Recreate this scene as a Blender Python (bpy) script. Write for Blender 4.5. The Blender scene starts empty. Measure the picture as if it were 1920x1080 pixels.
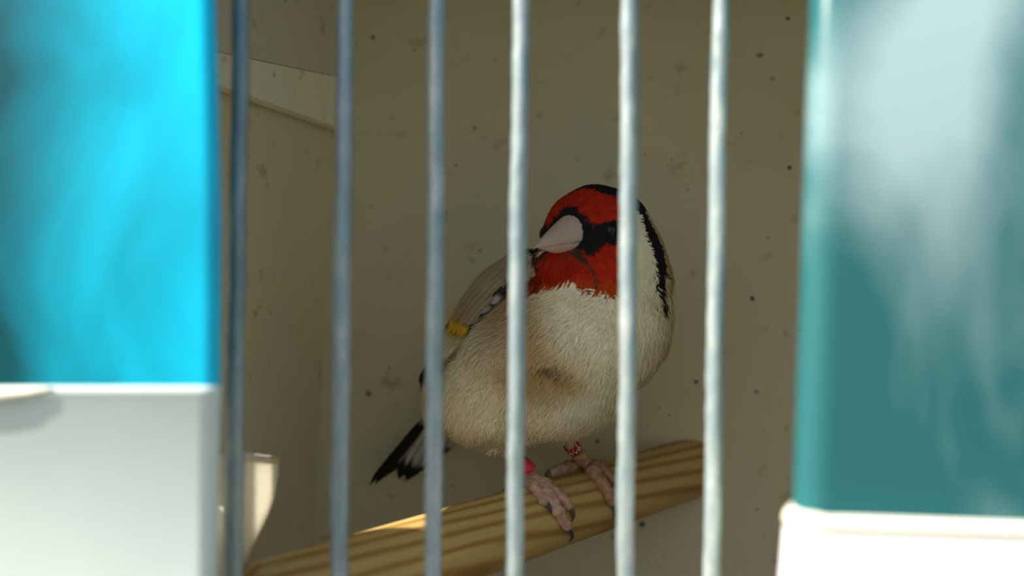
import bpy, bmesh, math, random
import numpy as np
from mathutils import Vector, Matrix, noise
random.seed(7); np.random.seed(7)
S = 0.001                      # everything below is laid out in millimetres
CAMD = 149.0                   # camera distance in front of the wire front (y = 0)
FPX = 2060.0
scn = bpy.context.scene
C = scn.collection

# ------------------------------------------------------------------ camera
cam_d = bpy.data.cameras.new('camera'); cam = bpy.data.objects.new('camera', cam_d); C.objects.link(cam)
cam.location = (0, -CAMD*S, 0); cam.rotation_euler = (math.radians(90), 0, 0)
cam_d.sensor_width = 36; cam_d.lens = FPX*36/1920
cam_d.clip_start = 0.005; cam_d.clip_end = 50
cam_d.dof.use_dof = True; cam_d.dof.focus_distance = 0.200; cam_d.dof.aperture_fstop = 10.5
scn.camera = cam
# ------------------------------------------------------------------ sky, sun, exposure
SUN = Vector((1.0, 0.42, -0.95)).normalized()      # direction the light travels
w = bpy.data.worlds.new('sky'); scn.world = w; w.use_nodes = True
nt = w.node_tree; sky = nt.nodes.new('ShaderNodeTexSky'); sky.sky_type = 'NISHITA'; sky.sun_disc = False; sky.dust_density = 3.0; sky.air_density = .8
sky.sun_elevation = math.asin(-SUN.z); sky.sun_rotation = math.atan2(-SUN.x, -SUN.y)
bg = nt.nodes['Background']; bg.inputs['Strength'].default_value = 0.21
nt.links.new(sky.outputs[0], bg.inputs['Color'])
sl = bpy.data.lights.new('sun', 'SUN'); sl.energy = 9.8; sl.angle = math.radians(0.6); sl.color = (1.0, 0.955, 0.87)
so = bpy.data.objects.new('sun', sl); C.objects.link(so); so.location = (-.3, -.6, 1.5)
so.rotation_euler = SUN.to_track_quat('-Z', 'Y').to_euler()
vs = scn.view_settings
vs.view_transform = 'Standard'; vs.look = 'None'; vs.gamma = 1; vs.use_curve_mapping = False; vs.exposure = 0.0

# ------------------------------------------------------------------ helpers
def P(u, v, d):
    """point (mm) at frame position u,v and distance d from the camera; y = 0 is the wire front"""
    return Vector(((u-960)*d/FPX, d-CAMD, (540-v)*d/FPX))

def link(name, me, mat, parent=None, smooth=True):
    o = bpy.data.objects.new(name, me); C.objects.link(o)
    if mat: me.materials.append(mat)
    if smooth: me.polygons.foreach_set('use_smooth', [True]*len(me.polygons))
    if parent: o.parent = parent
    return o

def mesh(name, verts, faces):
    me = bpy.data.meshes.new(name)
    me.from_pydata([tuple(Vector(v)*S) for v in verts], [], faces); me.update()
    return me

def from_bm(name, bm):
    bmesh.ops.recalc_face_normals(bm, faces=bm.faces[:])
    bmesh.ops.scale(bm, vec=(S, S, S), verts=bm.verts[:])
    me = bpy.data.meshes.new(name); bm.to_mesh(me); bm.free(); return me

def empty(name, loc=(0, 0, 0)):
    o = bpy.data.objects.new(name, None); C.objects.link(o); o.empty_display_size = .01
    o.location = Vector(loc)*S
    return o

def tag(o, label, cat, group=None):
    o['label'] = label; o['category'] = cat
    if group: o['group'] = group

def offset(o):                 # keep world-space mm coordinates under a moved parent
    o.matrix_parent_inverse = Matrix.Translation(-o.parent.location)
    return o

def box(bm, lo, hi, bev=0.0):
    r = bmesh.ops.create_cube(bm, size=1.0); vs_ = r['verts']
    for v in vs_:
        v.co = Vector([lo[i] + (v.co[i]+.5)*(hi[i]-lo[i]) for i in range(3)])
    if bev:
        es = list({e for v in vs_ for e in v.link_edges})
        bmesh.ops.bevel(bm, geom=es, offset=bev, segments=2, profile=.5, affect='EDGES')

def tube_data(pts, rad, n=10, cap=True, jitter=None):
    pts = [Vector(p) for p in pts]; V = []; Fc = []
    up = Vector((0.13, 0.4, 0.9))
    m = len(pts)
    for i, p in enumerate(pts):
        t = (pts[min(i+1, m-1)] - pts[max(i-1, 0)]).normalized()
        if i == 0:
            a = t.cross(up if abs(t.dot(up.normalized())) < .9 else Vector((1, 0, 0))).normalized()
        else:
            a = (a - t*a.dot(t)).normalized()
        b = t.cross(a)
        r = rad[i] if hasattr(rad, '__len__') else rad
        for k in range(n):
            th = 2*math.pi*k/n
            rr = r * (1 + (jitter(p, th) if jitter else 0))
            V.append(p + a*math.cos(th)*rr + b*math.sin(th)*rr)
    for i in range(m-1):
        for k in range(n):
            Fc.append((i*n+k, i*n+(k+1) % n, (i+1)*n+(k+1) % n, (i+1)*n+k))
    if cap:
        Fc.append(tuple(range(n-1, -1, -1))); Fc.append(tuple((m-1)*n+k for k in range(n)))
    return V, Fc

def catmull(pts, k=6):
    pts = [Vector(p) for p in pts]; out = []
    for i in range(len(pts)-1):
        p0 = pts[max(i-1, 0)]; p1 = pts[i]; p2 = pts[i+1]; p3 = pts[min(i+2, len(pts)-1)]
        for j in range(k):
            t = j/k
            out.append(.5*((2*p1)+(p2-p0)*t+(2*p0-5*p1+4*p2-p3)*t*t+(3*p1-p0-3*p2+p3)*t**3))
    out.append(pts[-1]); return out

def loft(sections, n=10, cap0=True, cap1=True, plan=None):
    """rounded-rectangle rings (x0,x1,y0,y1,z,r) joined into one skin"""
    V = []; Fc = []
    for (x0, x1, y0, y1, z, r) in sections:
        zf = z if callable(z) else (lambda x, y, z=z: z)
        for (cx, cy, a0) in ((x1-r, y1-r, 0), (x0+r, y1-r, 90), (x0+r, y0+r, 180), (x1-r, y0+r, 270)):
            for k in range(n):
                a = math.radians(a0+90*k/(n-1)); x = cx+r*math.cos(a); y = cy+r*math.sin(a)
                if plan: x = plan(x, y)
                V.append((x, y, zf(x, y)))
    N = 4*n
    for i in range(len(sections)-1):
        for k in range(N):
            Fc.append((i*N+k, i*N+(k+1) % N, (i+1)*N+(k+1) % N, (i+1)*N+k))
    if cap0: Fc.append(tuple(range(N-1, -1, -1)))
    if cap1: Fc.append(tuple((len(sections)-1)*N+k for k in range(N)))
    return V, Fc

# ------------------------------------------------------------------ materials
class NM:
    def __init__(s, name):
        s.m = bpy.data.materials.new(name); s.m.use_nodes = True; s.t = s.m.node_tree
        s.b = s.t.nodes['Principled BSDF']; s.o = s.t.nodes['Material Output']
    def n(s, typ, **kw):
        nd = s.t.nodes.new(typ)
        for k, v in kw.items():
            if k in nd.inputs: nd.inputs[k].default_value = v
            else: setattr(nd, k, v)
        return nd
    def l(s, a, b): s.t.links.new(a, b)
    def coord(s, scale=(1, 1, 1)):
        tc = s.n('ShaderNodeTexCoord'); mp = s.n('ShaderNodeMapping')
        mp.inputs['Scale'].default_value = scale; s.l(tc.outputs['Object'], mp.inputs['Vector']); return mp.outputs[0]
    def noise(s, vec, scale, detail=4, rough=.55, dist=0):
        nd = s.n('ShaderNodeTexNoise'); nd.inputs['Scale'].default_value = scale
        nd.inputs['Detail'].default_value = detail; nd.inputs['Roughness'].default_value = rough
        nd.inputs['Distortion'].default_value = dist; s.l(vec, nd.inputs['Vector']); return nd.outputs['Fac']
    def ramp(s, fac, stops):
        nd = s.n('ShaderNodeValToRGB'); el = nd.color_ramp.elements
        while len(el) < len(stops): el.new(.5)
        for e, (p, c) in zip(el, stops):
            e.position = p; e.color = (*c, 1) if len(c) == 3 else c
        s.l(fac, nd.inputs[0]); return nd.outputs[0]
    def mix(s, fac, a, b, mode='MIX'):
        nd = s.n('ShaderNodeMix'); nd.data_type = 'RGBA'; nd.blend_type = mode
        for sock, val in ((nd.inputs[0], fac), (nd.inputs[6], a), (nd.inputs[7], b)):
            if hasattr(val, 'is_linked'): s.l(val, sock)
            else: sock.default_value = val if not isinstance(val, tuple) else (*val, 1)
        return nd.outputs[2]
    def bump(s, h, strength, dist):
        nd = s.n('ShaderNodeBump'); nd.inputs['Strength'].default_value = strength
        nd.inputs['Distance'].default_value = dist; s.l(h, nd.inputs['Height']); s.l(nd.outputs[0], s.b.inputs['Normal'])

def wall_mat(name, c0, c1, rough=.55):
    k = NM(name); v = k.coord()
    big = k.noise(v, 14, 4, .6); base = k.ramp(big, [(.3, c0), (.7, c1)])
    sm = k.noise(v, 170, 3, .6); sp = k.ramp(sm, [(.62, (1, 1, 1)), (.74, (.62, .55, .42))])
    col = k.mix(.8, base, sp, 'MULTIPLY')
    vo = k.n('ShaderNodeTexVoronoi'); vo.inputs['Scale'].default_value = 115; k.l(v, vo.inputs['Vector'])
    sel = k.noise(v, 60, 1, .5)
    dots = k.ramp(vo.outputs['Distance'], [(.05, (1, 1, 1)), (.11, (0, 0, 0))])
    selr = k.ramp(sel, [(.56, (0, 0, 0)), (.64, (1, 1, 1))])
    fac = k.mix(1.0, dots, selr, 'MULTIPLY')
    col = k.mix(fac, col, (.10, .07, .04))
    k.l(col, k.b.inputs['Base Color']); k.b.inputs['Roughness'].default_value = rough
    k.bump(k.noise(v, 700, 3), .15, .0003)
    return k.m
M_back = wall_mat('beige_plastic_back', (.66, .565, .325), (.73, .63, .375))
M_left = wall_mat('beige_plastic_left', (.76, .65, .41), (.83, .715, .465))
M_upper = wall_mat('grey_plastic', (.68, .61, .45), (.74, .67, .50))
M_strip = wall_mat('pale_strip', (.94, .86, .62), (.96, .88, .66))

def simple(name, col, rough=.5, metal=0, bump=None, spec=.5):
    k = NM(name); k.b.inputs['Base Color'].default_value = (*col, 1); k.b.inputs['Roughness'].default_value = rough
    k.b.inputs['Metallic'].default_value = metal; k.b.inputs['Specular IOR Level'].default_value = spec
    if bump:
        v = k.coord(); k.bump(k.noise(v, bump[0], 4), bump[1], bump[2])
    return k.m
M_dirt = simple('dried_dirt', (.09, .065, .04), .9)
M_dirt2 = simple('old_stain', (.33, .27, .16), .9)
M_roof = simple('cage_roof_board', (.66, .60, .44), .7)
M_claw = simple('dark_claw', (.10, .085, .075), .35)
M_eye = simple('black_eye', (.006, .005, .004), .12, spec=.25)
M_ringtext = simple('white_lettering', (.8, .78, .74), .5)

def wire_mat():
    k = NM('galvanised_wire'); v = k.coord((1, 1, .35))
    nf = k.noise(v, 420, 5, .65)
    k.l(k.ramp(nf, [(.3, (.22, .29, .30)), (.55, (.32, .38, .37)), (.75, (.50, .54, .50))]), k.b.inputs['Base Color'])
    k.b.inputs['Metallic'].default_value = .3; k.b.inputs['Roughness'].default_value = .38
    k.bump(k.noise(v, 900, 4), .35, .0004)
    return k.m
M_wire = wire_mat()

def wood_mat():
    k = NM('pine_dowel'); tc = k.n('ShaderNodeTexCoord')
    mp = k.n('ShaderNodeMapping'); mp.inputs['Scale'].default_value = (1, 1, .10)
    mp.inputs['Rotation'].default_value = (math.radians(3.0), math.radians(1.5), 0)
    k.l(tc.outputs['Object'], mp.inputs['Vector'])
    wv = k.n('ShaderNodeTexWave'); wv.wave_type = 'BANDS'; wv.bands_direction = 'DIAGONAL'
    wv.inputs['Scale'].default_value = 165; wv.inputs['Distortion'].default_value = 6.5
    wv.inputs['Detail'].default_value = 2; wv.inputs['Detail Scale'].default_value = .6
    k.l(mp.outputs[0], wv.inputs['Vector'])
    base = k.ramp(wv.outputs['Fac'], [(.0, (.62, .42, .14)), (.55, (.58, .375, .115)), (.85, (.44, .25, .06)), (1, (.38, .20, .045))])
    mp2 = k.n('ShaderNodeMapping'); mp2.inputs['Scale'].default_value = (1, 1, .04); k.l(tc.outputs['Object'], mp2.inputs['Vector'])
    fib = k.noise(mp2.outputs[0], 1500, 3, .6)
    col = k.mix(.35, base, k.ramp(fib, [(.3, (.55, .5, .45)), (.7, (1, 1, 1))]), 'MULTIPLY')
    k.l(col, k.b.inputs['Base Color']); k.b.inputs['Roughness'].default_value = .6
    k.bump(fib, .25, .0003)
    return k.m
M_wood = wood_mat()

def vcol_mat(name, rough=.8, sss=0, bump=None, spec=.2):
    k = NM(name); at = k.n('ShaderNodeVertexColor'); at.layer_name = 'Col'
    k.l(at.outputs[0], k.b.inputs['Base Color']); k.b.inputs['Roughness'].default_value = rough
    k.b.inputs['Specular IOR Level'].default_value = spec
    if bump:
        v = k.coord(); k.bump(k.noise(v, bump[0], 4), bump[1], bump[2])
    return k.m
M_plum = vcol_mat('plumage', .85, bump=(900, .3, .0004), spec=.15)
M_strand = vcol_mat('plumage_barbs', .8, spec=.15)
M_feather = vcol_mat('flight_feather', .55, spec=.3)

def math_(k, op, a, b=0.0, clamp=False):
    nd = k.n('ShaderNodeMath'); nd.operation = op; nd.use_clamp = clamp
    for i, val in enumerate((a, b)):
        if hasattr(val, 'is_linked'): k.l(val, nd.inputs[i])
        else: nd.inputs[i].default_value = val
    return nd.outputs[0]
def sep(k):
    tc = k.n('ShaderNodeTexCoord'); sp = k.n('ShaderNodeSeparateXYZ'); k.l(tc.outputs['Object'], sp.inputs[0]); return sp.outputs
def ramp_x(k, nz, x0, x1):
    """painted-in light: brighter near the cage middle, darker away from it, in cloudy patches"""
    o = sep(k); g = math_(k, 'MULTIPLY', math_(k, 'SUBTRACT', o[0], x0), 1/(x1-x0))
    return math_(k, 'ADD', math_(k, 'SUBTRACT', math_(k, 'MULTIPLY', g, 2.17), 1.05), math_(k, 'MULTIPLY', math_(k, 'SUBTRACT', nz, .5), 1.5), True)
def pale_streak(k, nz):
    """pale cloudy streak running down the tank from its upper middle to its inner edge"""
    o = sep(k)
    line = math_(k, 'ADD', .0335, math_(k, 'MULTIPLY', math_(k, 'ADD', o[2], .005), .33))
    dx = math_(k, 'ABSOLUTE', math_(k, 'SUBTRACT', o[0], line))
    near = math_(k, 'SUBTRACT', 1.0, math_(k, 'MULTIPLY', dx, 1/.0115))
    low = math_(k, 'MULTIPLY', math_(k, 'ADD', o[2], .004), 40.0, True)
    core = math_(k, 'ADD', math_(k, 'MULTIPLY', near, low), math_(k, 'MULTIPLY', math_(k, 'SUBTRACT', nz, .5), 3.0))
    return math_(k, 'ADD', math_(k, 'MULTIPLY', core, .85), .10, True)
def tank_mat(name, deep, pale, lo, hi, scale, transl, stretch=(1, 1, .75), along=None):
    """tinted plastic that lets light through, mixed from a deep and a pale tone"""
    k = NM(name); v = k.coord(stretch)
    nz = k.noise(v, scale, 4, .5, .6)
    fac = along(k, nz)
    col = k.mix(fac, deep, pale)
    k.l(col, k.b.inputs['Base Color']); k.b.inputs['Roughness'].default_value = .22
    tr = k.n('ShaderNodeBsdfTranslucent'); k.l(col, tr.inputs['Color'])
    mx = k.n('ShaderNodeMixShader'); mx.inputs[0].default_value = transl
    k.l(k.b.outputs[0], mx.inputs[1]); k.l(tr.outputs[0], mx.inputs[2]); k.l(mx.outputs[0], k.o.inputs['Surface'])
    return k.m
M_tankL = tank_mat('cyan_plastic', (.0, .085, .105), (.002, .70, .96), .0, 1.0, 42, .22, along=lambda k, v: ramp_x(k, v, -.088, -.036))  # light fall-off across the tank is painted into this colour
M_tankR = tank_mat('teal_plastic', (.028, .165, .17), (.42, .58, .60), .0, 1.0, 34, .3, along=pale_streak)
def cup_mat(name, col, tl=.12):
    k = NM(name); v = k.coord(); nz = k.noise(v, 60, 4, .6)
    c = k.ramp(nz, [(.35, col), (.75, tuple(x*.94 for x in col))])
    k.l(c, k.b.inputs['Base Color']); k.b.inputs['Roughness'].default_value = .35
    tr = k.n('ShaderNodeBsdfTranslucent'); k.l(c, tr.inputs['Color'])
    mx = k.n('ShaderNodeMixShader'); mx.inputs[0].default_value = tl
    k.l(k.b.outputs[0], mx.inputs[1]); k.l(tr.outputs[0], mx.inputs[2]); k.l(mx.outputs[0], k.o.inputs['Surface'])
    return k.m
M_cup = cup_mat('white_plastic', (.86, .91, .86))
M_spout = cup_mat('thin_white_plastic', (.93, .90, .80), .55)
M_cupL = cup_mat('greenish_white_plastic', (.78, .89, .81))
M_rim = simple('yellowed_rim', (.83, .78, .60), .5)

# ------------------------------------------------------------------ the cage box
BACK = 242.5-CAMD                # y of the back wall
ZT, ZB = 76.0, -80.0           # roof and floor heights
XR = 150.0
def left_x(y, z, off=0):       # the left wall splays outward to the front and towards the floor
    return -38.9 - (BACK-y)*0.25 - max(0, 35-z)*0.055 + off

def struct(name, me, mat, parent=None, smooth=False):
    o = link(name, me, mat, parent, smooth); o['kind'] = 'structure'; return o

bm = bmesh.new(); box(bm, (-75, BACK, ZB-3), (XR+3, BACK+4, ZT+3)); wall_back = struct('wall_back', from_bm('wall_back', bm), M_back)
# left wall (lower field), leaning slightly
def left_slab(z0, z1, offf, offb, zf=None, y0=0.5):
    V = []
    for zz in (z0, z1):
        for (y, o_) in ((y0, offf), (BACK, offf), (BACK, offb), (y0, offb)):
            z = zf if zf is not None and zz == z0 and y < 1 else zz
            V.append((left_x(y, z, o_), y, z))
    Fc = [(3, 2, 1, 0), (4, 5, 6, 7), (0, 1, 5, 4), (1, 2, 6, 5), (2, 3, 7, 6), (3, 0, 4, 7)]
    return V, Fc
WV, WF = [], []
for (z0, z1, y0) in ((ZB, -44, .5), (-44, 13, 18), (13, ZT, .5)):      # unseen opening, added to let sun onto perch and spout
    v_, f_ = left_slab(z0, z1, 0, -4, None, y0); WF += [tuple(i+len(WV) for i in q) for q in f_]; WV += v_
wall_left = struct('wall_left', mesh('wall_left', WV, WF), M_left)
up = struct('wall_panel', mesh('wall_panel', *left_slab(46.1, ZT, 3.0, 0, 36.2)), M_upper, wall_left)
# ledge strip on the left wall: level underside, upper edge rising towards the corner
V = []
for (y, z0, z1) in ((0.5, 34.6, 36.0), (BACK, 34.6, 45.9)):
    for (z, o_) in ((z0, 0), (z0, 3.0), (z1, 3.4), (z1, 0)):
        V.append((left_x(y, 34.6, o_), y, z))
strip = struct('ledge_strip', mesh('ledge_strip', V, [(0, 1, 2, 3), (7, 6, 5, 4), (0, 4, 5, 1), (1, 5, 6, 2), (2, 6, 7, 3), (3, 7, 4, 0)]), M_strip, wall_left)
# shallow raised band running on along the back wall
bm = bmesh.new(); box(bm, (-36, BACK-.14, 34.3), (XR, BACK+.5, 45.9), .12)
band = struct('raised_band', from_bm('raised_band', bm), M_back, wall_back)
bm = bmesh.new(); box(bm, (-75, -1.5, ZB-3), (XR+3, BACK+4, ZB)); struct('floor', from_bm('floor', bm), simple('dark_litter_floor', (.11, .095, .065), .95, bump=(300, .5, .001)))
bm = bmesh.new(); box(bm, (-75, -4, ZT), (XR+3, BACK+4, ZT+4)); struct('ceiling', from_bm('ceiling', bm), M_roof)
bm = bmesh.new(); box(bm, (XR, 0, ZB), (XR+4, BACK, ZT)); struct('wall_right', from_bm('wall_right', bm), M_back)
# sunlit stone ledge the cage stands on
bm = bmesh.new(); box(bm, (-2500, -2500, ZB-40), (2500, 900, ZB-3.2))
struct('ground', from_bm('ground', bm), simple('grey_stone', (.085, .08, .065), .9, bump=(40, .3, .002)))

# dried specks on the walls
def speck_mesh(r, seed):
    bm = bmesh.new(); bmesh.ops.create_icosphere(bm, subdivisions=1, radius=1)
    for v in bm.verts:
        n_ = noise.noise(v.co*1.7+Vector((seed*3.1, 0, 0)))
        v.co *= (1+.6*n_); v.co.y *= .25
    bmesh.ops.scale(bm, vec=(r, r, r*.9), verts=bm.verts[:])
    return from_bm('dirt_speck', bm)
speck = [speck_mesh(1.0, i) for i in range(4)]
specks = [(1480, 315, .55, 1), (1305, 716, .55, 1), (1410, 560, .6, 1), (855, 310, .4, 1), (690, 738, .8, 0), (1440, 445, .3, 1),
          (1108, 187, .35, 1), (1425, 104, .9, 0), (1478, 35, .45, 1), (1363, 375, .28, 1), (700, 70, .55, 0), (778, 94, .3, 1),
          (1447, 148, .5, 0), (1357, 662, .3, 1), (1255, 778, .3, 1), (1235, 765, .4, 0), (1190, 822, .4, 0), (1120, 828, .7, 0),
          (1418, 735, .5, 0), (1215, 800, .35, 0), (1420, 955, .25, 1), (900, 470, .4, 0), (730, 690, .25, 1), (1290, 355, .3, 1),
          (1260, 300, .25, 1), (1390, 250, .4, 0), (1500, 620, .35, 0), (890, 240, .9, 0), (1210, 290, .25, 1)]
for i, (u, v, r, dark) in enumerate(specks):
    p = P(u, v, 242.5)
    o = link('dirt_speck', speck[i % 4].copy(), M_dirt if dark else M_dirt2, wall_back)
    o.location = Vector((p.x, BACK, p.z))*S; o.scale = (r, r, r)
    o.rotation_euler = (0, random.random()*6, 0)
for i, (u, v, r, dark) in enumerate([(480, 664, .8, 0), (492, 690, .5, 0), (545, 745, .45, 1), (520, 745, .3, 0), (475, 765, .6, 0), (555, 630, .35, 0),
                                     (565, 897, .35, 1), (555, 927, .35, 1), (550, 972, .45, 1), (546, 1030, .45, 1), (494, 828, .4, 0), (470, 830, .3, 1),
                                     (585, 420, .3, 1), (500, 250, .35, 1), (536, 260, .4, 1), (560, 300, .7, 0), (515, 240, .6, 0)]):
    # meet the leaning wall along the line of sight
    d = 200.0
    for _ in range(30):
        p = P(u, v, d); d += (p.x - left_x(p.y, p.z))*-1.4
    p = P(u, v, d)
    o = link('dirt_speck', speck[i % 4].copy(), M_dirt if dark else M_dirt2, wall_left)
    o.location = Vector((left_x(p.y, p.z, .05), p.y, p.z))*S; o.scale = (r, r, r*1.3)
    o.rotation_euler = (0, 0, math.radians(76))

# ------------------------------------------------------------------ wire front
front = empty('cage_front', (0, 0, ZB)); tag(front, 'galvanised steel wire front of the bird cage, vertical bars', 'cage front')
def wjit(p, th): return .09*noise.noise(Vector((p.x*.3, th*.5, p.z*.35)))+.09*noise.noise(Vector((p.x*.3+9, th, p.z*1.1)))
def wire(xt, xb, z0, z1, r=1.22):
    n_ = int((z1-z0)/1.2); pts = []
    for i in range(n_+1):
        z = z0+(z1-z0)*i/n_; f = (39-z)/78
        pts.append((xt+(xb-xt)*f + .2*noise.noise(Vector((xt, 0, z*.05))), 0, z))
    o = link('wire', mesh('wire', *tube_data(pts, r, 12, True, wjit)), M_wire, front); offset(o)
k = CAMD/FPX
for (ut, ub) in ((452, 438), (648, 638), (820, 813), (978, 965), (1181, 1174), (1352, 1334)):
    wire((ut-960)*k, (ub-960)*k, ZB, ZT)
for x in (66, 79, 92, 105, 118, 131, 144): wire(x, x, -16, ZT)
for x in (-51.5, -64): wire(x, x, -14, ZT)
for z in (52, -15.2, -62):
    x0, x1 = (-66, XR) if z > 0 else ((62, XR) if z > -40 else (-66, XR))
    pts = [(x0+(x1-x0)*i/60, 2.0, z) for i in range(61)]
    offset(link('cross_wire', mesh('cross_wire', *tube_data(pts, 1.0, 10, True, wjit)), M_wire, front))
offset(link('cross_wire', mesh('cross_wire', *tube_data([(x, 2.0, -14) for x in np.linspace(-66, -41, 12)], 1.0, 10)), M_wire, front))

# ------------------------------------------------------------------ perch
PQ = Vector((3.9, 201.5-CAMD, -42.5)); PD = Vector((38, 45, 2.7)).normalized(); PR = 6.5
s0 = (-36-PQ.x)/PD.x; s1 = (BACK-PQ.y)/PD.y
L = s1-s0+3
V, Fc = tube_data([(0, 0, 0)]+[(0, 0, .5)]+[(0, 0, z) for z in np.linspace(2, L, 50)], [PR-.7, PR]+[PR]*50, 40, True,
                  lambda p, th: .008*noise.noise(Vector((math.cos(th)*2, math.sin(th)*2, p.z*.05))))
perch = link('wooden_perch', mesh('wooden_perch', V, Fc), M_wood)
perch.location = (PQ+PD*s0)*S; perch.rotation_euler = PD.to_track_quat('Z', 'Y').to_euler()
tag(perch, 'round pine dowel perch the goldfinch grips, running to the back wall', 'perch')
def on_perch(u, v, lift):
    """where the line through u,v meets the perch skin (plus lift)"""
    o = Vector((0, -CAMD, 0)); dr = P(u, v, 200)-o; dr.normalize()
    oc = o-PQ; a = dr-PD*dr.dot(PD); b = oc-PD*oc.dot(PD); R = PR+lift
    A = a.dot(a); B = a.dot(b); Cc = b.dot(b)-R*R; D = B*B-A*Cc
    t = (-B-math.sqrt(max(D, 0)))/A
    p = o+dr*t
    if D < 0:
        ax = PQ+PD*(p-PQ).dot(PD); p = ax+(p-ax).normalized()*R
    return p
# dried flecks and a dark scratch on the perch
pinv = Matrix.LocRotScale(perch.location, perch.rotation_euler, None).inverted()
for i, (u, v, r) in enumerate([(1240, 838, .55), (1225, 842, .5), (1262, 832, .5), (1283, 816, .35), (1128, 905, .22), (1093, 930, .25), (1075, 960, .25), (920, 935, .25), (928, 985, .3)]):
    p = on_perch(u, v, 0)
    o = link('dirt_speck', speck[i % 4].copy(), M_dirt if i < 3 or i > 4 else M_rim, perch)
    o.location = pinv @ (p*S); o.scale = (r*.6, r*.6, r*(1.8 if i < 3 else 1))

# ------------------------------------------------------------------ feeders
def feeder_left():
    e = empty('feeder', (-66, -14, -62)); tag(e, 'seed feeder with bright cyan tank and white cup with spout', 'feeder', 'feeders hung on the wire front')
    x0, x1, y0, y1 = -92, -34.1, -16, -2.2
    r = 3.5; t = 1.3; z0 = -12.1
    plan = lambda x, y: -63+(x+63)*(1-.30*(y-y0)/(y1-y0))      # narrower towards the wires
    sec = [(x0, x1-.1, y0, y1, z0, r), (x0-.2, x1, y0, y1, 10, r), (x0, x1-1.6, y0, y1, 69, r), (x0+1, x1-2.6, y0+1, y1-1, 70.2, r-1),
           (x0+t+1, x1-t-2.6, y0+t+1, y1-t-1, 69.4, r-t-1), (x0+t, x1-t-1.6, y0+t, y1-t, 68, r-t), (x0+t, x1-t-.1, y0+t, y1-t, z0, r-t)]
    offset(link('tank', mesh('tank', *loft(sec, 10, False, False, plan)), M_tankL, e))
    def taper(g, z, rr): return (x0+g, x1+.1-g*.05, y0+g, y1-.1*g, z, rr)
    sec = [taper(3.5, -62, 4), taper(1.6, -40, 4), taper(0, -13.1, 4), taper(-.25, -12.7, 4), taper(-.25, -12.0, 4), taper(.3, -11.7, 4),
           taper(1.4, -12.0, 3), taper(1.5, -13, 3), taper(2.9, -40, 3), taper(4.7, -60.5, 3)]
    cup = offset(link('cup', mesh('cup', *loft(sec, 10, True, True, plan)), M_cupL, e))
    # thick yellowed drip lip on the outer front of the cup
    V, Fc = tube_data(catmull([(-84, y0-.3, -13), (-80, y0-.7, -13.2), (-70, y0-.9, -13.3), (-61, y0-.7, -12.9), (-55.5, y0-.3, -12.2)], 5),
                      [.2]+[.5]*3+[.8]*12+[.6]*3+[.3, .2], 8)
    lip = offset(link('lip', mesh('lip', V, Fc), M_rim, e))
    # spout reaching through the front into the cage: quarter-round profile
    prof = [(1.0, -22.6), (33, -28.5)]
    arc = [(32.8, -28.4), (31.4, -31.2), (28.8, -33.9), (24.5, -35.6), (19.3, -36.9), (12.4, -38.5), (6.1, -40.3), (1, -41.8)]
    pts = [(1, -23.0)] + arc
    bm = bmesh.new()
    for xa, xb in ((-39.6, -38.4), (-56, -54.8)):
        a = [bm.verts.new((xa, y, z)) for y, z in pts]; b = [bm.verts.new((xb, y, z)) for y, z in pts]
        bm.faces.new(a); bm.faces.new(b[::-1])
        for i in range(len(pts)): j = (i+1) % len(pts); bm.faces.new((a[i], b[i], b[j], a[j]))
    prev = None
    for (y, z) in arc:
        n_ = [bm.verts.new((x, yy, zz)) for x, yy, zz in ((-55, y, z), (-39.4, y, z), (-39.4, y-.8, z+.9), (-55, y-.8, z+.9))]
        if prev:
            for i in range(4): j = (i+1) % 4; bm.faces.new((prev[i], prev[j], n_[j], n_[i]))
        else: bm.faces.new(n_)
        prev = n_
    bm.faces.new(prev[::-1])
    sp = offset(link('spout', from_bm('spout', bm), M_spout, e, False))
    V, Fc = tube_data([(-38.9, 1, -22.9), (-38.9, 12, -24.9), (-38.9, 24, -27.1), (-38.9, 32.9, -28.6)], .75, 8)
    offset(link('spout_rim', mesh('spout_rim', V, Fc), M_rim, e))
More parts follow.
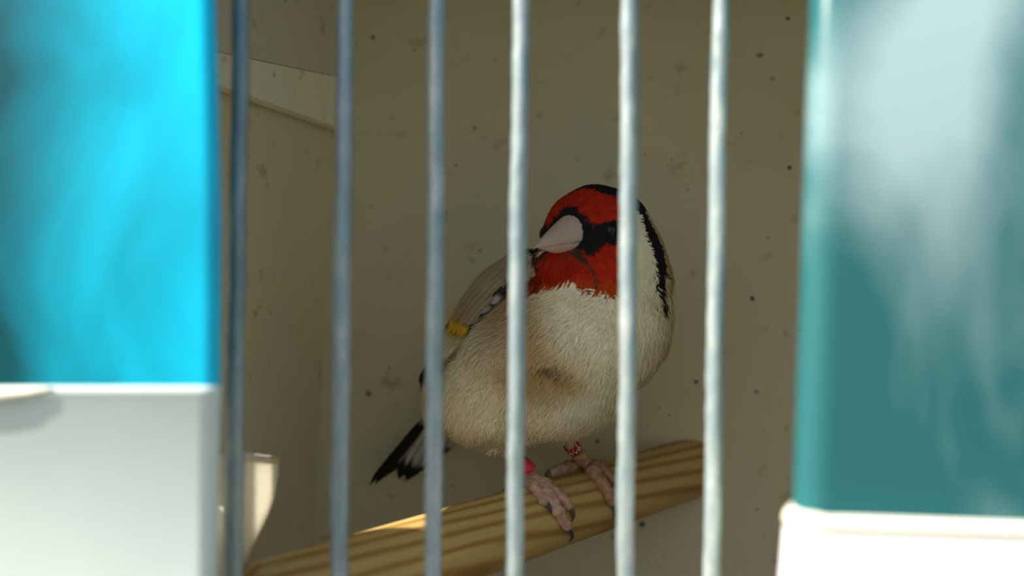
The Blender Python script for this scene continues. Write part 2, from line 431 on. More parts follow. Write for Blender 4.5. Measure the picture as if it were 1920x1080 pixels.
def feeder_right():
    e = empty('feeder', (62, -12, -62)); tag(e, 'seed feeder with clouded dark teal tank and sunlit white cup', 'feeder', 'feeders hung on the wire front')
    x0, x1, y0, y1 = 28.6, 92, -29, -2.2
    r = 5; t = 1.4; z0 = -25.8
    plan = lambda x, y: 62+(x-62)*(1-.34*(y-y0)/(y1-y0))       # narrower towards the wires
    sec = [(x0, x1, y0, y1, z0, r), (x0, x1, y0, y1, 6, r), (x0, x1, y0, y1, 68, r), (x0+1, x1-1, y0+1, y1-1, 69, r-1),
           (x0+t, x1-t, y0+t, y1-t, 68, r-t), (x0+t, x1-t, y0+t, y1-t, z0, r-t)]
    a = link('tank', mesh('tank', *loft(sec, 14, False, False, plan)), M_tankR, e)
    def g(k, z, rr): return (x0-.6+max(k, -.3), x1+1.0-k, y0-1.6+k, y1-.2, (lambda x, y: z(x, y)-1.3) if callable(z) else z-1.3, rr)
    def wav(z, am=.45): return lambda x, y: z+am*noise.noise(Vector((x*.16, y*.16, 0)))+am*.5*noise.noise(Vector((x*.5, y*.5, 3)))
    sec = [g(-6.5, -64, 6), g(-2.2, -36, 6), g(-.2, -26.6, 6), g(0, -26.2, 6), g(-.2, wav(-24.9), 6), g(.5, wav(-24.3), 6), g(1.3, wav(-24.5), 5), g(1.6, -26, 5), g(2.6, -40, 5), g(3.6, -62, 5)]
    b = link('cup', mesh('cup', *loft(sec, 14, True, True, plan)), M_cup, e)
    def rim(k, z): return g(k, z, 6)
    sec = [rim(.25, -26.0), rim(-.3, -25.8), rim(-.3, wav(-25.2)), rim(-.1, wav(-24.7)), rim(.8, wav(-24.2))]
    c = link('rim', mesh('rim', *loft(sec, 14, False, False, plan)), M_rim, e)
    for o in (a, b, c):
        offset(o)
    e.rotation_euler = (0, math.radians(1.95), 0)
feeder_left(); feeder_right()

# ------------------------------------------------------------------ the goldfinch
bird = empty('goldfinch', tuple(on_perch(1040, 885, 0)))
tag(bird, 'pale goldfinch with red face, white breast and leg rings gripping the perch', 'bird')
def npv(v): return np.array([v[0], v[1], v[2]], dtype=np.float32)
HC = P(1122, 452, 198)
HF = Vector((-.5960, -.7909, -.1392)); HR = Vector((.7986, -.6018, 0)); HU = Vector((-.0838, -.1111, .9903))
GR = .42
lo = np.array([-34, 26, -56], np.float32); hi = np.array([36, 92, 24], np.float32)
dims = np.ceil((hi-lo)/GR).astype(int)+1
ax = [lo[i]+GR*np.arange(dims[i], dtype=np.float32) for i in range(3)]
X, Y, Z = np.meshgrid(*ax, indexing='ij')
def sd_ell(c, r, rot=0.0):
    x, y, z = X-c[0], Y-c[1], Z-c[2]
    if rot:
        a = math.radians(rot); x, z = x*math.cos(a)+z*math.sin(a), -x*math.sin(a)+z*math.cos(a)
    k0 = np.sqrt((x/r[0])**2+(y/r[1])**2+(z/r[2])**2)
    k1 = np.sqrt((x/r[0]**2)**2+(y/r[1]**2)**2+(z/r[2]**2)**2)+1e-6
    return k0*(k0-1)/k1
def smin(a, b, k):
    h = np.clip(.5+.5*(b-a)/k, 0, 1); return b*(1-h)+a*h-k*h*(1-h)
#        u     v    d    radii mm            rot  blend
blobs = [(1122, 452, 198, (10.3, 10.4, 10.0), 0, 0),
         (1050, 486, 191, (4.4, 4.0, 3.4), 0, 2.5),
         (1152, 525, 200, (10.2, 11.0, 11.0), 0, 3),
         (1110, 612, 199, (14.2, 13.5, 13.0), 0, 3),
         (1026, 684, 204, (17.0, 15.5, 13.9), 0, 3),
         (932, 742, 208, (12.6, 13.0, 10.0), 0, 3),
         (975, 590, 211, (10.3, 12.5, 13.0), -40, 3),
         (915, 655, 214, (9.0, 10.0, 9.5), 0, 3),
         (850, 735, 221, (5.6, 7.0, 7.5), -30, 4)]
Fd = None
for (u, v, d, r, rot, kb) in blobs:
    e_ = sd_ell(P(u, v, d), r, rot)
    Fd = e_ if Fd is None else smin(Fd, e_, kb)
# gentle unevenness of fluffed plumage
Fd = Fd + .25*np.sin(X*.55+.6*np.sin(Z*.4))*np.sin(Z*.5+1+.5*np.sin(Y*.45))
legpts = []                     # (a, b, ra, rb) capsules for legs and toes
def cap(a, b, ra, rb, kb=.9):
    global Fd
    a = Vector(a); b = Vector(b); legpts.append((a, b))
    m = max(ra, rb)+3
    sl_ = []
    for i in range(3):
        i0 = int(max(0, math.floor((min(a[i], b[i])-m-lo[i])/GR))); i1 = int(min(dims[i], math.ceil((max(a[i], b[i])+m-lo[i])/GR)+1))
        if i1 <= i0: return
        sl_.append(slice(i0, i1))
    sl_ = tuple(sl_)
    ba = b-a; L2 = max(ba.length_squared, 1e-6)
    x, y, z = X[sl_]-a.x, Y[sl_]-a.y, Z[sl_]-a.z
    t = np.clip((x*ba.x+y*ba.y+z*ba.z)/L2, 0, 1)
    dd = np.sqrt((x-t*ba.x)**2+(y-t*ba.y)**2+(z-t*ba.z)**2)-(ra+(rb-ra)*t)
    Fd[sl_] = smin(Fd[sl_], dd, kb)
TR = .95
claws = []
def toe(px, r0=1.15, r1=.85, clawpx=None):
    pts = [on_perch(u, v, TR*.8) for u, v in px]
    for i in range(len(pts)-1):
        f0 = i/(len(pts)-1); f1 = (i+1)/(len(pts)-1)
        a, b = pts[i], pts[i+1]; m = (a+b)/2
        ra = r0+(r1-r0)*f0; rb = r0+(r1-r0)*f1
        cap(a, m, ra*1.08, ra*.86, .5); cap(m, b, ra*.86, rb*1.08, .5)
    if clawpx:
        cl = [pts[-1]] + [on_perch(u, v, l_) for u, v, l_ in clawpx]
        claws.append(cl)
# camera-left leg (bird's right)
jA = on_perch(992, 884, 1.7)
thighs = [0]
cap(P(905, 800, 207), P(938, 840, 204), 3.0, 1.3, 2.0)
kA = P(942, 842, 204)
cap(kA, jA, 1.2, 1.45, .8)
toe([(991, 884), (1008, 905), (1030, 932), (1046, 958), (1062, 985)], 1.45, .95, [(1070, 996, .8), (1073, 1008, .7), (1066, 1018, .5)])
toe([(988, 886), (1022, 908), (1050, 930), (1066, 948)], 1.2, .85, [(1073, 958, .8), (1075, 970, .6), (1071, 980, .4)])
toe([(980, 886), (1002, 912), (1020, 940)], 1.15, .85, [(1030, 950, .6), (1034, 962, .4)])
toe([(980, 882), (966, 890), (955, 900)], 1.2, .8, [(948, 906, .4), (943, 914, .1), (944, 922, 0)])
# the other leg
jB = on_perch(1094, 864, 1.7)
thighs.append(len(legpts))
cap(P(1030, 770, 207), P(1050, 808, 207), 3.0, 1.5, 2.0)
kB = P(1056, 815, 207)
cap(kB, jB, 1.1, 1.4, .7)
toe([(1094, 864), (1066, 868), (1044, 873), (1034, 884)], 1.35, 1.0, [(1028, 886, .9), (1024, 893, .6), (1026, 903, .2)])
toe([(1096, 866), (1112, 884), (1128, 905), (1144, 930), (1148, 942)], 1.4, .9, [(1153, 952, .7), (1154, 966, .5), (1146, 976, .3)])
toe([(1098, 864), (1122, 876), (1148, 896), (1172, 918)], 1.25, .85, [(1182, 930, .6), (1186, 944, .4)])
toe([(1092, 862), (1104, 870), (1118, 892)], 1.15, .85)

def surface_nets(F):
    nx, ny, nz = F.shape; ins = F < 0
    cs = np.zeros((nx-1, ny-1, nz-1), np.int8)
    for a in (0, 1):
        for b in (0, 1):
            for c in (0, 1): cs += ins[a:nx-1+a, b:ny-1+b, c:nz-1+c]
    act = (cs > 0) & (cs < 8); ci = np.argwhere(act); n = len(ci)
    idx = -np.ones(act.shape, np.int64); idx[act] = np.arange(n)
    acc = np.zeros((n, 3)); cnt = np.zeros(n)
    cr = [(a, b, c) for a in (0, 1) for b in (0, 1) for c in (0, 1)]
    for i, A in enumerate(cr):
        for B in cr[i+1:]:
            if sum(abs(A[q]-B[q]) for q in range(3)) != 1: continue
            fa = F[ci[:, 0]+A[0], ci[:, 1]+A[1], ci[:, 2]+A[2]]; fb = F[ci[:, 0]+B[0], ci[:, 1]+B[1], ci[:, 2]+B[2]]
            m = (fa < 0) != (fb < 0); t = np.where(m, fa/np.where(m, fa-fb, 1), 0)[:, None]
            p = np.array(A)+(np.array(B)-np.array(A))*t
            acc[m] += p[m]; cnt[m] += 1
    V = lo+GR*(ci+acc/cnt[:, None]); quads = []
    for axn in range(3):
        o1, o2 = [(1, 2), (2, 0), (0, 1)][axn]
        s_a = [slice(None)]*3; s_b = [slice(None)]*3; s_a[axn] = slice(0, -1); s_b[axn] = slice(1, None)
        fl = np.argwhere(ins[tuple(s_a)] != ins[tuple(s_b)])
        ok = (fl[:, o1] > 0) & (fl[:, o2] > 0) & (fl[:, o1] < F.shape[o1]-1) & (fl[:, o2] < F.shape[o2]-1); fl = fl[ok]
        d1 = np.zeros(3, int); d1[o1] = 1; d2 = np.zeros(3, int); d2[o2] = 1
        q = [idx[tuple((fl-s_).T)] for s_ in (d1+d2, d2, np.zeros(3, int), d1)]
        q = np.stack(q, 1); inside = ins[tuple(fl.T)]
        q[~inside] = q[~inside][:, ::-1]
        quads.append(q)
    return V, np.concatenate(quads)
BV, BQ = surface_nets(Fd)
# outward normals from the distance field
def grad(p):
    g = (p-lo)/GR; i = np.clip(np.round(g).astype(int), 1, dims-2)
    gx = Fd[i[:, 0]+1, i[:, 1], i[:, 2]]-Fd[i[:, 0]-1, i[:, 1], i[:, 2]]
    gy = Fd[i[:, 0], i[:, 1]+1, i[:, 2]]-Fd[i[:, 0], i[:, 1]-1, i[:, 2]]
    gz = Fd[i[:, 0], i[:, 1], i[:, 2]+1]-Fd[i[:, 0], i[:, 1], i[:, 2]-1]
    n = np.stack([gx, gy, gz], 1); return n/(np.linalg.norm(n, axis=1)[:, None]+1e-9)
BN = grad(BV)

# ---- plumage pattern, in angles about the head (0,0 = along the beak), the same on both sides
RED_UP = [(-9, 41), (1, 41), (9, 39), (17, 32), (24, 23), (29, 20), (42, 22), (55, 23), (71, 29), (68, 41), (57, 53), (40, 62), (5, 71), (-9, 72)]
LORE = [(-9, 41), (1, 41), (9, 39), (17, 32), (24, 23), (29, 20), (42, 22), (55, 23), (66, 19), (66, 5), (51, 1), (42, 1), (31, -2), (27, -8), (20, -8), (8, 3), (-9, 6)]
RED_LOW = [(-9, 6), (8, 3), (20, -8), (27, -8), (31, -2), (42, 1), (51, 1), (58, -9), (56, -29), (48, -46), (36, -64), (9, -64), (-9, -64)]
CHIN = [(-9, 7), (5, 4), (17, -6), (29, -31), (25, -29), (15, -11), (4, -1), (-9, 2)]
CROWN = [(-9, 72), (5, 71), (40, 62), (57, 53), (68, 41), (75, 34), (84, 28), (94, 24), (108, 28), (125, 40), (150, 55), (181, 60), (181, 91), (-9, 91)]
NAPE = [(84, 30), (100, 28), (104, 10), (106, -8), (104, -22), (99, -36), (92, -50), (86, -58), (84, -50), (88, -34), (88, -20), (85, -2), (84, 12)]
def inpoly(x, y, poly):
    r = np.zeros(len(x), bool); n = len(poly)
    for i in range(n):
        x0, y0 = poly[i]; x1, y1 = poly[(i+1) % n]
        c = ((y0 > y) != (y1 > y)) & (x < (x1-x0)*(y-y0)/((y1-y0) if y1 != y0 else 1e-9)+x0); r ^= c
    return r
def sm(a, b, x): t = np.clip((x-a)/(b-a), 0, 1); return t*t*(3-2*t)
LEGA = np.array([[*a, *b] for i, (a, b) in enumerate(legpts) if i not in thighs], np.float32)
def leg_dist(p):
    best = np.full(len(p), 1e3, np.float32)
    for r in LEGA:
        a = r[:3]; ba = r[3:]-a; t = np.clip(((p-a)@ba)/(ba@ba+1e-6), 0, 1)
        best = np.minimum(best, np.linalg.norm(p-a-t[:, None]*ba, axis=1))
    return best
def lerp(c, col, f): return c*(1-f[:, None])+np.array(col)*f[:, None]
def hnoise(p, s, seed=0):
    q = p*s+seed
    return (np.sin(q[:, 0]*1.7+1.3*np.sin(q[:, 1]*1.1+q[:, 2]))+np.sin(q[:, 1]*2.1+1.7*np.sin(q[:, 2]*.9+q[:, 0]*.6))+np.sin(q[:, 2]*1.9+1.1*np.sin(q[:, 0]*1.4)))/3
WHITE = (.92, .80, .53); BUFF = (.50, .30, .10); TAN = (.40, .265, .12); BLACK = (.012, .010, .009); RED = (.46, .02, .004)
def bgauss(p, u, v, d, r):
    c = npv(P(u, v, d)); return np.exp(-(np.linalg.norm((p-c)/np.array(r), axis=1))**2)
def colours(p, nrm):
    n = len(p); c = np.tile(np.array(WHITE), (n, 1)).astype(float)
    c *= (1+.05*hnoise(p, .8))[:, None]
    # warm wash on flanks, breast sides and nape
    for (u, v, d, r, a) in ((945, 600, 197, (4.5, 7, 8), .85), (1000, 640, 189, (4, 7, 8), .8), (1025, 700, 188, (5.8, 7, 3.6), 1.0), (1060, 712, 188, (3.5, 7, 2.8), .9),
                            (985, 690, 190, (6, 7, 4), .55), (855, 745, 207, (4, 6, 4), .35), (1268, 585, 203, (5.5, 12, 17), 1.0), (975, 610, 191, (5, 8, 7), .6), (1225, 690, 203, (4, 10, 8), .8),
                            (1000, 825, 200, (16, 9, 2.8), .35), (950, 520, 205, (5, 8, 7), .6)):
        c = lerp(c, BUFF, np.clip(a*bgauss(p, u, v, d, r), 0, 1))
    g = np.clip(.75*(bgauss(p, 1022, 688, 187, (2.6, 6, 1.1))+bgauss(p, 1050, 690, 187, (1.3, 6, 1.3)))*(.7+.8*hnoise(p, 3.0)), 0, 1)
    c = lerp(c, (.12, .09, .05), g)
    # brown mantle: wherever the plumage faces back and up
    B = np.array([-.50, .62, .60]); B /= np.linalg.norm(B)
    m = sm(.42, .62, nrm@B+.06*hnoise(p, 1.1)); c = lerp(c, (.36, .25, .12), m*.9)
    # head
    q = p-npv(HC); rr = np.linalg.norm(q, axis=1)+1e-6
    qa = q/rr[:, None]
    wob = 2.0*hnoise(p, 2.3, 4)+1.2*hnoise(p, 5.1, 9)
    az = np.abs(np.degrees(np.arctan2(qa@npv(HR), qa@npv(HF))))+wob*.6; el = np.degrees(np.arcsin(np.clip(qa@npv(HU), -1, 1)))+wob
    zl = q@npv(HU)+.22*wob; hd = ((rr < 13.6) | ((rr < 18.5) & (az < 62) & (el < 0))) & (zl > -(5.7+.065*np.minimum(az, 42)))
    headw = sm(15.5, 12.5, rr)*sm(108, 92, az); c = lerp(c, WHITE, headw*.85)
    c = lerp(c, BUFF, sm(16, 13, rr)*sm(100, 112, az)*.9)
    for poly, col in ((RED_UP, RED), (RED_LOW, RED), (LORE, BLACK), (CHIN, (.05, .035, .02)), (CROWN, BLACK)):
        k_ = inpoly(az, el, poly) & hd; c[k_] = col
    k_ = inpoly(az, el, NAPE) & (rr < 17); c[k_] = BLACK
    redk = (c[:, 0] > .45) & (c[:, 1] < .03)
    c[redk] *= (1+.25*hnoise(p[redk], 2.0))[:, None]
    # orange-ish lower fringe of the mask
    fr = redk & (zl < -5.6); c[fr, 1] += .03
    return c
bc = colours(BV, BN)
ld = leg_dist(BV)
foot = ((ld < 1.9) & (BV[:, 2] < P(1000, 826, 206).z)) | ((ld < 3.2) & (BV[:, 2] < P(1000, 835, 206).z) & (BV[:, 0] > 8.5))
skin = np.tile(np.array([.56, .33, .22]), (len(BV), 1))*(1+.28*hnoise(BV, 1.9)+.15*hnoise(BV, 5.0, 3))[:, None]
bside = sm(8.5, 12, BV[:, 0]); skin = skin*(1-bside[:, None])+skin*np.array([.82, .78, .62])*bside[:, None]
bc[foot] = skin[foot]
me = bpy.data.meshes.new('body')
# crusty scales on the feet
disp = np.where(foot, .24*hnoise(BV, 3.2)+.14*hnoise(BV, 7.0, 2), 0)
BV2 = BV+BN*disp[:, None]
me.from_pydata((BV2*S).tolist(), [], BQ.tolist()); me.update()
ca = me.color_attributes.new('Col', 'FLOAT_COLOR', 'POINT')
ca.data.foreach_set('color', np.concatenate([np.clip(bc, 0, 1), np.ones((len(bc), 1))], 1).astype(np.float32).ravel())
offset(link('body', me, M_plum, bird))

# ---- barbs: short soft feather tips lying back over the body
def barbs():
    tri = BQ; e1 = BV[tri[:, 1]]-BV[tri[:, 0]]; e2 = BV[tri[:, 3]]-BV[tri[:, 0]]
    area = np.linalg.norm(np.cross(e1, e2), axis=1); okq = ~foot[tri].any(1); area = area*okq
    N = 70000
    q = np.random.choice(len(tri), N, p=area/area.sum())
    a = np.random.rand(N, 1); b = np.random.rand(N, 1)
    v = [BV[tri[q, i]] for i in range(4)]
    p = (v[0]*(1-a)+v[1]*a)*(1-b)+(v[3]*(1-a)+v[2]*a)*b
    n = grad(p); col = colours(p, n)
    qh = p-npv(HC); rh = np.linalg.norm(qh, axis=1)
    hw = sm(15, 10.5, rh)[:, None]
    body_flow = np.tile(np.array([-.42, .30, -.80]), (N, 1)); head_flow = np.tile(-npv(HF), (N, 1))+np.array([.1, 0, -.35])-np.array([0, 0, 1.0])*sm(-2, -9, qh[:, 2])[:, None]
    fl = head_flow*hw+body_flow*(1-hw)+.25*np.random.randn(N, 3)
    t = fl-n*np.sum(fl*n, 1)[:, None]; t /= np.linalg.norm(t, axis=1)[:, None]+1e-9
    face = (np.degrees(np.arctan2(np.abs(qh@npv(HR)), qh@npv(HF))) < 75)[:, None]*hw
    Ln = (2.0+1.2*np.random.rand(N, 1))*(1-.62*hw)*(1-.2*face)
    loose = np.random.rand(N, 1)**3
    lift = .05+.26*loose*(1-.6*hw)
    sd = np.cross(n, t); wd = (.11+.07*np.random.rand(N, 1))*(1-.25*hw)
    p0 = p-n*.12; p1 = p+t*Ln*.5+n*(.06+Ln*lift*.42); p2 = p+t*Ln+n*(Ln*lift*.75)
    VV = np.stack([p0-sd*wd, p0+sd*wd, p1-sd*wd*.9, p1+sd*wd*.9, p2], 1).reshape(-1, 3)
    base = np.arange(N)[:, None]*5
    f4 = (base+np.array([2, 3, 1, 0])).tolist(); f3 = (base+np.array([4, 3, 2])).tolist()
    m = bpy.data.meshes.new('plumage'); m.from_pydata((VV*S).tolist(), [], f4+f3); m.update()
    cc = np.repeat(col*(1+.05*np.random.randn(N, 1)), 5, axis=0)
    m.polygons.foreach_set('use_smooth', [True]*len(m.polygons)); m.normals_split_custom_set_from_vertices(np.repeat(n, 5, axis=0).tolist())
    at = m.color_attributes.new('Col', 'FLOAT_COLOR', 'POINT')
    at.data.foreach_set('color', np.concatenate([np.clip(cc, 0, 1), np.ones((len(cc), 1))], 1).astype(np.float32).ravel())
    o = offset(link('plumage', m, M_strand, bird)); o['kind'] = 'stuff'
barbs()

# ---- beak: two mandibles, conical
def mandible(name, lower):
    cc = (HF*math.cos(math.radians(13))+HU*math.sin(math.radians(13))).normalized()
    bdir = (HF-HU*.05).normalized()
    base = HC+cc*7.2; Lb = 13.0; V = []; nr = 14; ns = 20
    side = HR; upv = side.cross(bdir).normalized()
    if upv.z < 0: upv = -upv
    for i in range(nr+1):
        t = i/nr; h = (1-t)**.88
        for k in range(ns):
            th = 2*math.pi*k/ns; x = math.cos(th); z = math.sin(th)
            if not lower:
                z = max(z, -.16); sx, sz = 4.0*h, 4.5*h
            else:
                z = min(z, .0)-.14; sx, sz = 3.7*h, 3.5*h
            V.append(base+bdir*(Lb*t*(.94 if lower else 1))+side*x*sx+upv*(z*sz))
    Fc = [(i*ns+k, i*ns+(k+1) % ns, (i+1)*ns+(k+1) % ns, (i+1)*ns+k) for i in range(nr) for k in range(ns)]
    Fc.append(tuple(range(ns-1, -1, -1)))
    return mesh(name, V, Fc)
kb = NM('horn_beak'); vv = kb.coord(); kb.l(kb.ramp(kb.noise(vv, 220, 3), [(.3, (.50, .33, .25)), (.7, (.60, .43, .34))]), kb.b.inputs['Base Color']); kb.b.inputs['Roughness'].default_value = .45
beak = empty('beak', tuple(HC)); beak.parent = bird; beak.matrix_parent_inverse = Matrix.Translation(-bird.location)
for nm, lw in (('upper_mandible', False), ('lower_mandible', True)):
    o = link(nm, mandible(nm, lw), kb.m, beak); o.matrix_parent_inverse = Matrix.Translation(-beak.location)

# ---- eyes
for sgn in (1, -1):
    az, el = math.radians(48*sgn), math.radians(13)
    dr = HF*math.cos(el)*math.cos(az)+HR*math.cos(el)*math.sin(az)+HU*math.sin(el)
    bm = bmesh.new(); bmesh.ops.create_uvsphere(bm, u_segments=20, v_segments=12, radius=1.75)
    o = link('eye', from_bm('eye', bm), M_eye, bird); o.location = (HC+dr*9.1)*S; offset(o)

# ---- feathers
def feather_mesh(root, tip, wdir, width, bend, colf, droop=0.0, seg=10, name='feather'):
    root = Vector(root); tip = Vector(tip); d = tip-root; Ln = d.length; d.normalize()
    wv = (Vector(wdir)-d*Vector(wdir).dot(d)).normalized(); nv = d.cross(wv)
    V = []; cols = []; nw = 4
    for layer in (0, 1):
        for i in range(seg+1):
            t = i/seg
            h = width*min(1, .45+2.2*t)*(1 if t < .72 else math.sqrt(max(0, 1-((t-.72)/.28)**2)))
            h = max(h, width*.06)
            for j in range(nw+1):
                s_ = (j/nw-.5)*2
                p = root+d*(Ln*t)+wv*(s_*h)+nv*(bend*(1-s_*s_)*.25*width+droop*Ln*t*t - layer*.10 + (.12 if j == 2 else 0)*(1-layer))
                V.append(p); cols.append((*colf(t, s_), 1))
    n1 = (seg+1)*(nw+1); Fc = []
    for i in range(seg):
        for j in range(nw):
            a = i*(nw+1)+j; Fc.append((a, a+1, a+nw+2, a+nw+1)); Fc.append((n1+a+nw+1, n1+a+nw+2, n1+a+1, n1+a))
    rim_ = [i*(nw+1) for i in range(seg+1)]+[seg*(nw+1)+j for j in range(1, nw+1)]+[i*(nw+1)+nw for i in range(seg-1, -1, -1)]+[j for j in range(nw-1, 0, -1)]
    for i in range(len(rim_)):
        a, b = rim_[i], rim_[(i+1) % len(rim_)]; Fc.append((b, a, n1+a, n1+b))
    m = mesh(name, V, Fc); at = m.color_attributes.new('Col', 'FLOAT_COLOR', 'POINT')
    at.data.foreach_set('color', np.array(cols, np.float32).ravel()); return m
BLK = (.010, .009, .008); WHT = (.74, .69, .60)
def c_black(t, s_): return WHT if t < .16 else BLK
def c_tipband(t, s_): return BLK if t > .74+.05*s_ else ((.45, .40, .33) if abs(s_) < .1 else WHT)
def c_blackwhitetip(t, s_): return WHT if t > .93 else BLK
WD = Vector((.85, .45, -.15))
tail = empty('tail', tuple(P(850, 740, 221))); tail.parent = bird; tail.matrix_parent_inverse = Matrix.Translation(-bird.location)
tails = [((812, 768, 224), (694, 908, 236), 1.0, c_black, 0), ((818, 768, 224.4), (704, 905, 236.6), 1.0, c_black, .01),
         ((824, 770, 224.9), (722, 893, 237.2), 1.5, c_tipband, .0), ((832, 772, 225.3), (748, 900, 237.6), 1.9, c_tipband, -.02),
         ((840, 774, 225.6), (764, 905, 238.0), 2.0, c_tipband, -.03), ((848, 776, 225.8), (782, 892, 238.2), 2.0, c_tipband, -.03),
         ((856, 778, 226), (800, 868, 238.0), 2.0, c_tipband, -.03), ((864, 780, 226.2), (822, 858, 237.6), 1.9, c_tipband, -.02)]
for (a, b, wd, cf, dr) in tails:
    o = link('tail_feather', feather_mesh(P(*a), P(*b), WD, wd, .6, cf, dr, name='tail_feather'), M_feather, tail)
    o.matrix_parent_inverse = Matrix.Translation(-tail.location)

# ---- wings: coverts, yellow bar, dark primaries; the far wing is the near one mirrored in the bird's middle plane
SP = P(1040, 640, 207); SN = Vector((-.8, -.6, 0)).normalized()
def mir(v): v = Vector(v); return v-SN*2*(v-SP).dot(SN)
def c_cov(t, s_):
    k_ = .85+.25*abs(s_); return (.40*k_, .29*k_, .155*k_)
def c_yel(t, s_): return (.72, .40, .008)
def c_dark(t, s_): return (.03, .028, .025) if t < .75 else (.40, .36, .30)
def sdf_at(p):
    g = [int(min(max(round((p[i]-lo[i])/GR), 1), dims[i]-2)) for i in range(3)]; return float(Fd[g[0], g[1], g[2]])
def on_body(u, v, lift):
    best = (1e9, None)
    for d in np.arange(182, 226, .3):
        p = P(u, v, d); f = sdf_at(p)
        if f < best[0]: best = (f, p)
        if f < lift: break
    p = best[1].copy()
    for _ in range(3):
        n = Vector(grad(np.array([p[:]], np.float32))[0]); p = p+n*(lift-sdf_at(p))
    return p
def path_feather(pts, width, colf, name, seg=4, mirrored=False):
    """a feather laid along a path on the body skin, curved with it"""
    path = catmull(pts, seg); m_ = len(path); V = []; cols = []; nw = 4
    for layer in (0, 1):
        for i, p in enumerate(path):
            t = i/(m_-1); d = (path[min(i+1, m_-1)]-path[max(i-1, 0)]).normalized()
            n = Vector(grad(np.array([p[:]], np.float32))[0]); wv = d.cross(n).normalized(); n = wv.cross(d)
            h = width*min(1, .5+2*t)*(1 if t < .7 else math.sqrt(max(0, 1-((t-.7)/.3)**2))); h = max(h, width*.08)
            for j in range(nw+1):
                s_ = (j/nw-.5)*2
                q = p+wv*(s_*h)+n*(.35*width*(1-s_*s_)*.5-layer*.12+(.08 if j == 2 and not layer else 0))
                V.append(mir(q) if mirrored else q); cols.append((*colf(t, s_), 1))
    n1 = m_*(nw+1); Fc = []; seg = m_-1
    for i in range(seg):
        for j in range(nw):
            a = i*(nw+1)+j; Fc.append((a, a+1, a+nw+2, a+nw+1)); Fc.append((n1+a+nw+1, n1+a+nw+2, n1+a+1, n1+a))
    rim_ = [i*(nw+1) for i in range(seg+1)]+[seg*(nw+1)+j for j in range(1, nw+1)]+[i*(nw+1)+nw for i in range(seg-1, -1, -1)]+[j for j in range(nw-1, 0, -1)]
    for i in range(len(rim_)):
        a, b = rim_[i], rim_[(i+1) % len(rim_)]; Fc.append((b, a, n1+a, n1+b))
    m = mesh(name, V, Fc); at = m.color_attributes.new('Col', 'FLOAT_COLOR', 'POINT')
    at.data.foreach_set('color', np.array(cols, np.float32).ravel()); return m
def wing(mirrored):
    wg = empty('wing', tuple(mir(P(960, 510, 206)) if mirrored else P(960, 510, 206))); wg.parent = bird
    wg.matrix_parent_inverse = Matrix.Translation(-bird.location)
    def add(nm, pts, wd, cf):
        o = link(nm, path_feather(pts, wd, cf, nm, mirrored=mirrored), M_feather, wg)
        o.matrix_parent_inverse = Matrix.Translation(-wg.location)
    def B(l_, *px): return [on_body(u, v, l_) for u, v in px]
    for i in range(5):      # black flight feathers running back along the rump
        add('primary_feather', B(-.7, (872-5*i, 600+3*i), (838-4*i, 650))+[P(812-3*i, 705-4*i, 219+1.5*i), P(795-1.5*i, 772-13*i, 222+1.6*i)], 1.2, c_blackwhitetip)
    for i in range(4):      # dark edged coverts showing through the flank fluff
        add('dark_covert', B(.9, (952-20*i, 528+20*i), (940-20*i, 544+20*i), (922-19*i, 572+18*i)), 1.25, c_dark)
    for i in range(4):
        add('yellow_feather', B(1.2, (880-8*i, 585-2*i), (872-8*i, 606), (868-7*i, 632-2*i)), 1.7, c_yel)
    for i in range(5):
        add('brown_covert', B(1.3+.1*i, (990-8*i, 484-2*i), (945-9*i, 528-3*i), (905-9*i, 570-2*i), (873-6*i, 614-3*i)), 1.5, c_cov)
wing(False); wing(True)

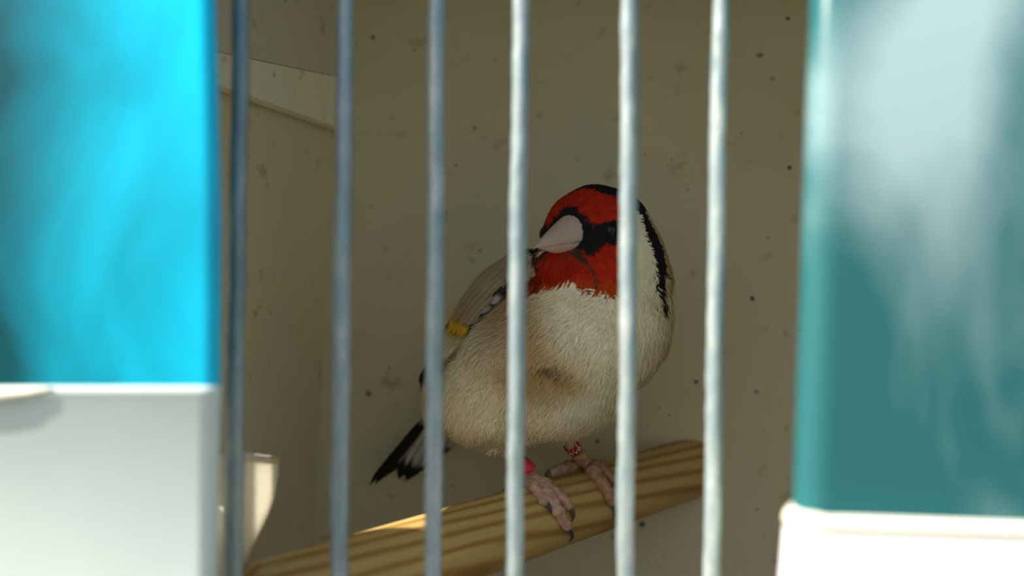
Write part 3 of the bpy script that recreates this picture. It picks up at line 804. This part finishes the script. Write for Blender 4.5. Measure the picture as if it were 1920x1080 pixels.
# ---- claws and leg rings
for cl in claws:
    pts = catmull(cl, 5); n_ = len(pts)
    offset(link('claw', mesh('claw', *tube_data(pts, [max(.05, .62*(1-(i/(n_-1))**1.6)) for i in range(n_)], 8)), M_claw, bird))
kr = NM('red_anodised_ring'); kr.b.inputs['Base Color'].default_value = (.36, .008, .012, 1); kr.b.inputs['Metallic'].default_value = .25; kr.b.inputs['Roughness'].default_value = .35
kp = NM('pink_plastic_ring'); kp.b.inputs['Base Color'].default_value = (.75, .03, .07, 1); kp.b.inputs['Roughness'].default_value = .4
def ring(a, b, r, mat, text=None, label=None):
    a = Vector(a); b = Vector(b); d = (b-a).normalized(); Ln = (b-a).length
    e1 = d.cross(Vector((.3, 1, .2))).normalized(); e2 = d.cross(e1); V = []; Fc = []; nn = 28
    prof = [(.0, r-.3), (.0, r-.06), (.12, r), (Ln-.12, r), (Ln, r-.06), (Ln, r-.3), (Ln*.5, r-.32)]
    for (x, rr) in prof:
        for k_ in range(nn):
            th = 2*math.pi*k_/nn; V.append(a+d*x+(e1*math.cos(th)+e2*math.sin(th))*rr)
    m_ = len(prof)
    for i in range(m_):
        for k_ in range(nn):
            Fc.append((i*nn+k_, i*nn+(k_+1) % nn, ((i+1) % m_)*nn+(k_+1) % nn, ((i+1) % m_)*nn+k_))
    o = offset(link('leg_ring', mesh('leg_ring', V, Fc), mat, bird))
    if label: o['label'] = label
    if text:
        cu = bpy.data.curves.new('lettering', 'FONT'); cu.body = text; cu.size = 1.55; cu.extrude = .0; cu.resolution_u = 2; cu.align_x = 'CENTER'; cu.space_character = 1.05
        t = bpy.data.objects.new('tmp', cu); C.objects.link(t)
        dg = bpy.context.evaluated_depsgraph_get(); m = bpy.data.meshes.new_from_object(t.evaluated_get(dg)); bpy.data.objects.remove(t)
        bm = bmesh.new(); bm.from_mesh(m); bmesh.ops.subdivide_edges(bm, edges=bm.edges[:], cuts=1)
        # wrap round the ring, facing out towards the front
        out = Vector((-.12, -1, .1)); out = (out-d*out.dot(d)).normalized(); tang = out.cross(d).normalized()
        if tang.x < 0: tang = -tang
        for v in bm.verts:
            th = v.co.x/r; h = Ln*.5+(.55-v.co.y)
            v.co = a+d*h+(out*math.cos(th)+tang*math.sin(th))*(r+.04)
        m2 = from_bm('lettering', bm)
        l_ = link('lettering', m2, M_ringtext, o, False); l_.matrix_parent_inverse = Matrix.Translation(-bird.location) @ Matrix.Identity(4)
        l_.matrix_parent_inverse = Matrix.Identity(4)
dB = (jB-kB).normalized(); LB = (jB-kB).length
ring(kB+dB*(LB*.34), kB+dB*(LB*.34+2.3), 1.55, kr.m, 'AVB', 'dark red metal leg ring with white letters')
dA = (jA-kA).normalized(); LA = (jA-kA).length
ring(kA+dA*(LA-2.7), kA+dA*(LA-.2), 1.95, kp.m, None, 'bright red plastic leg ring')
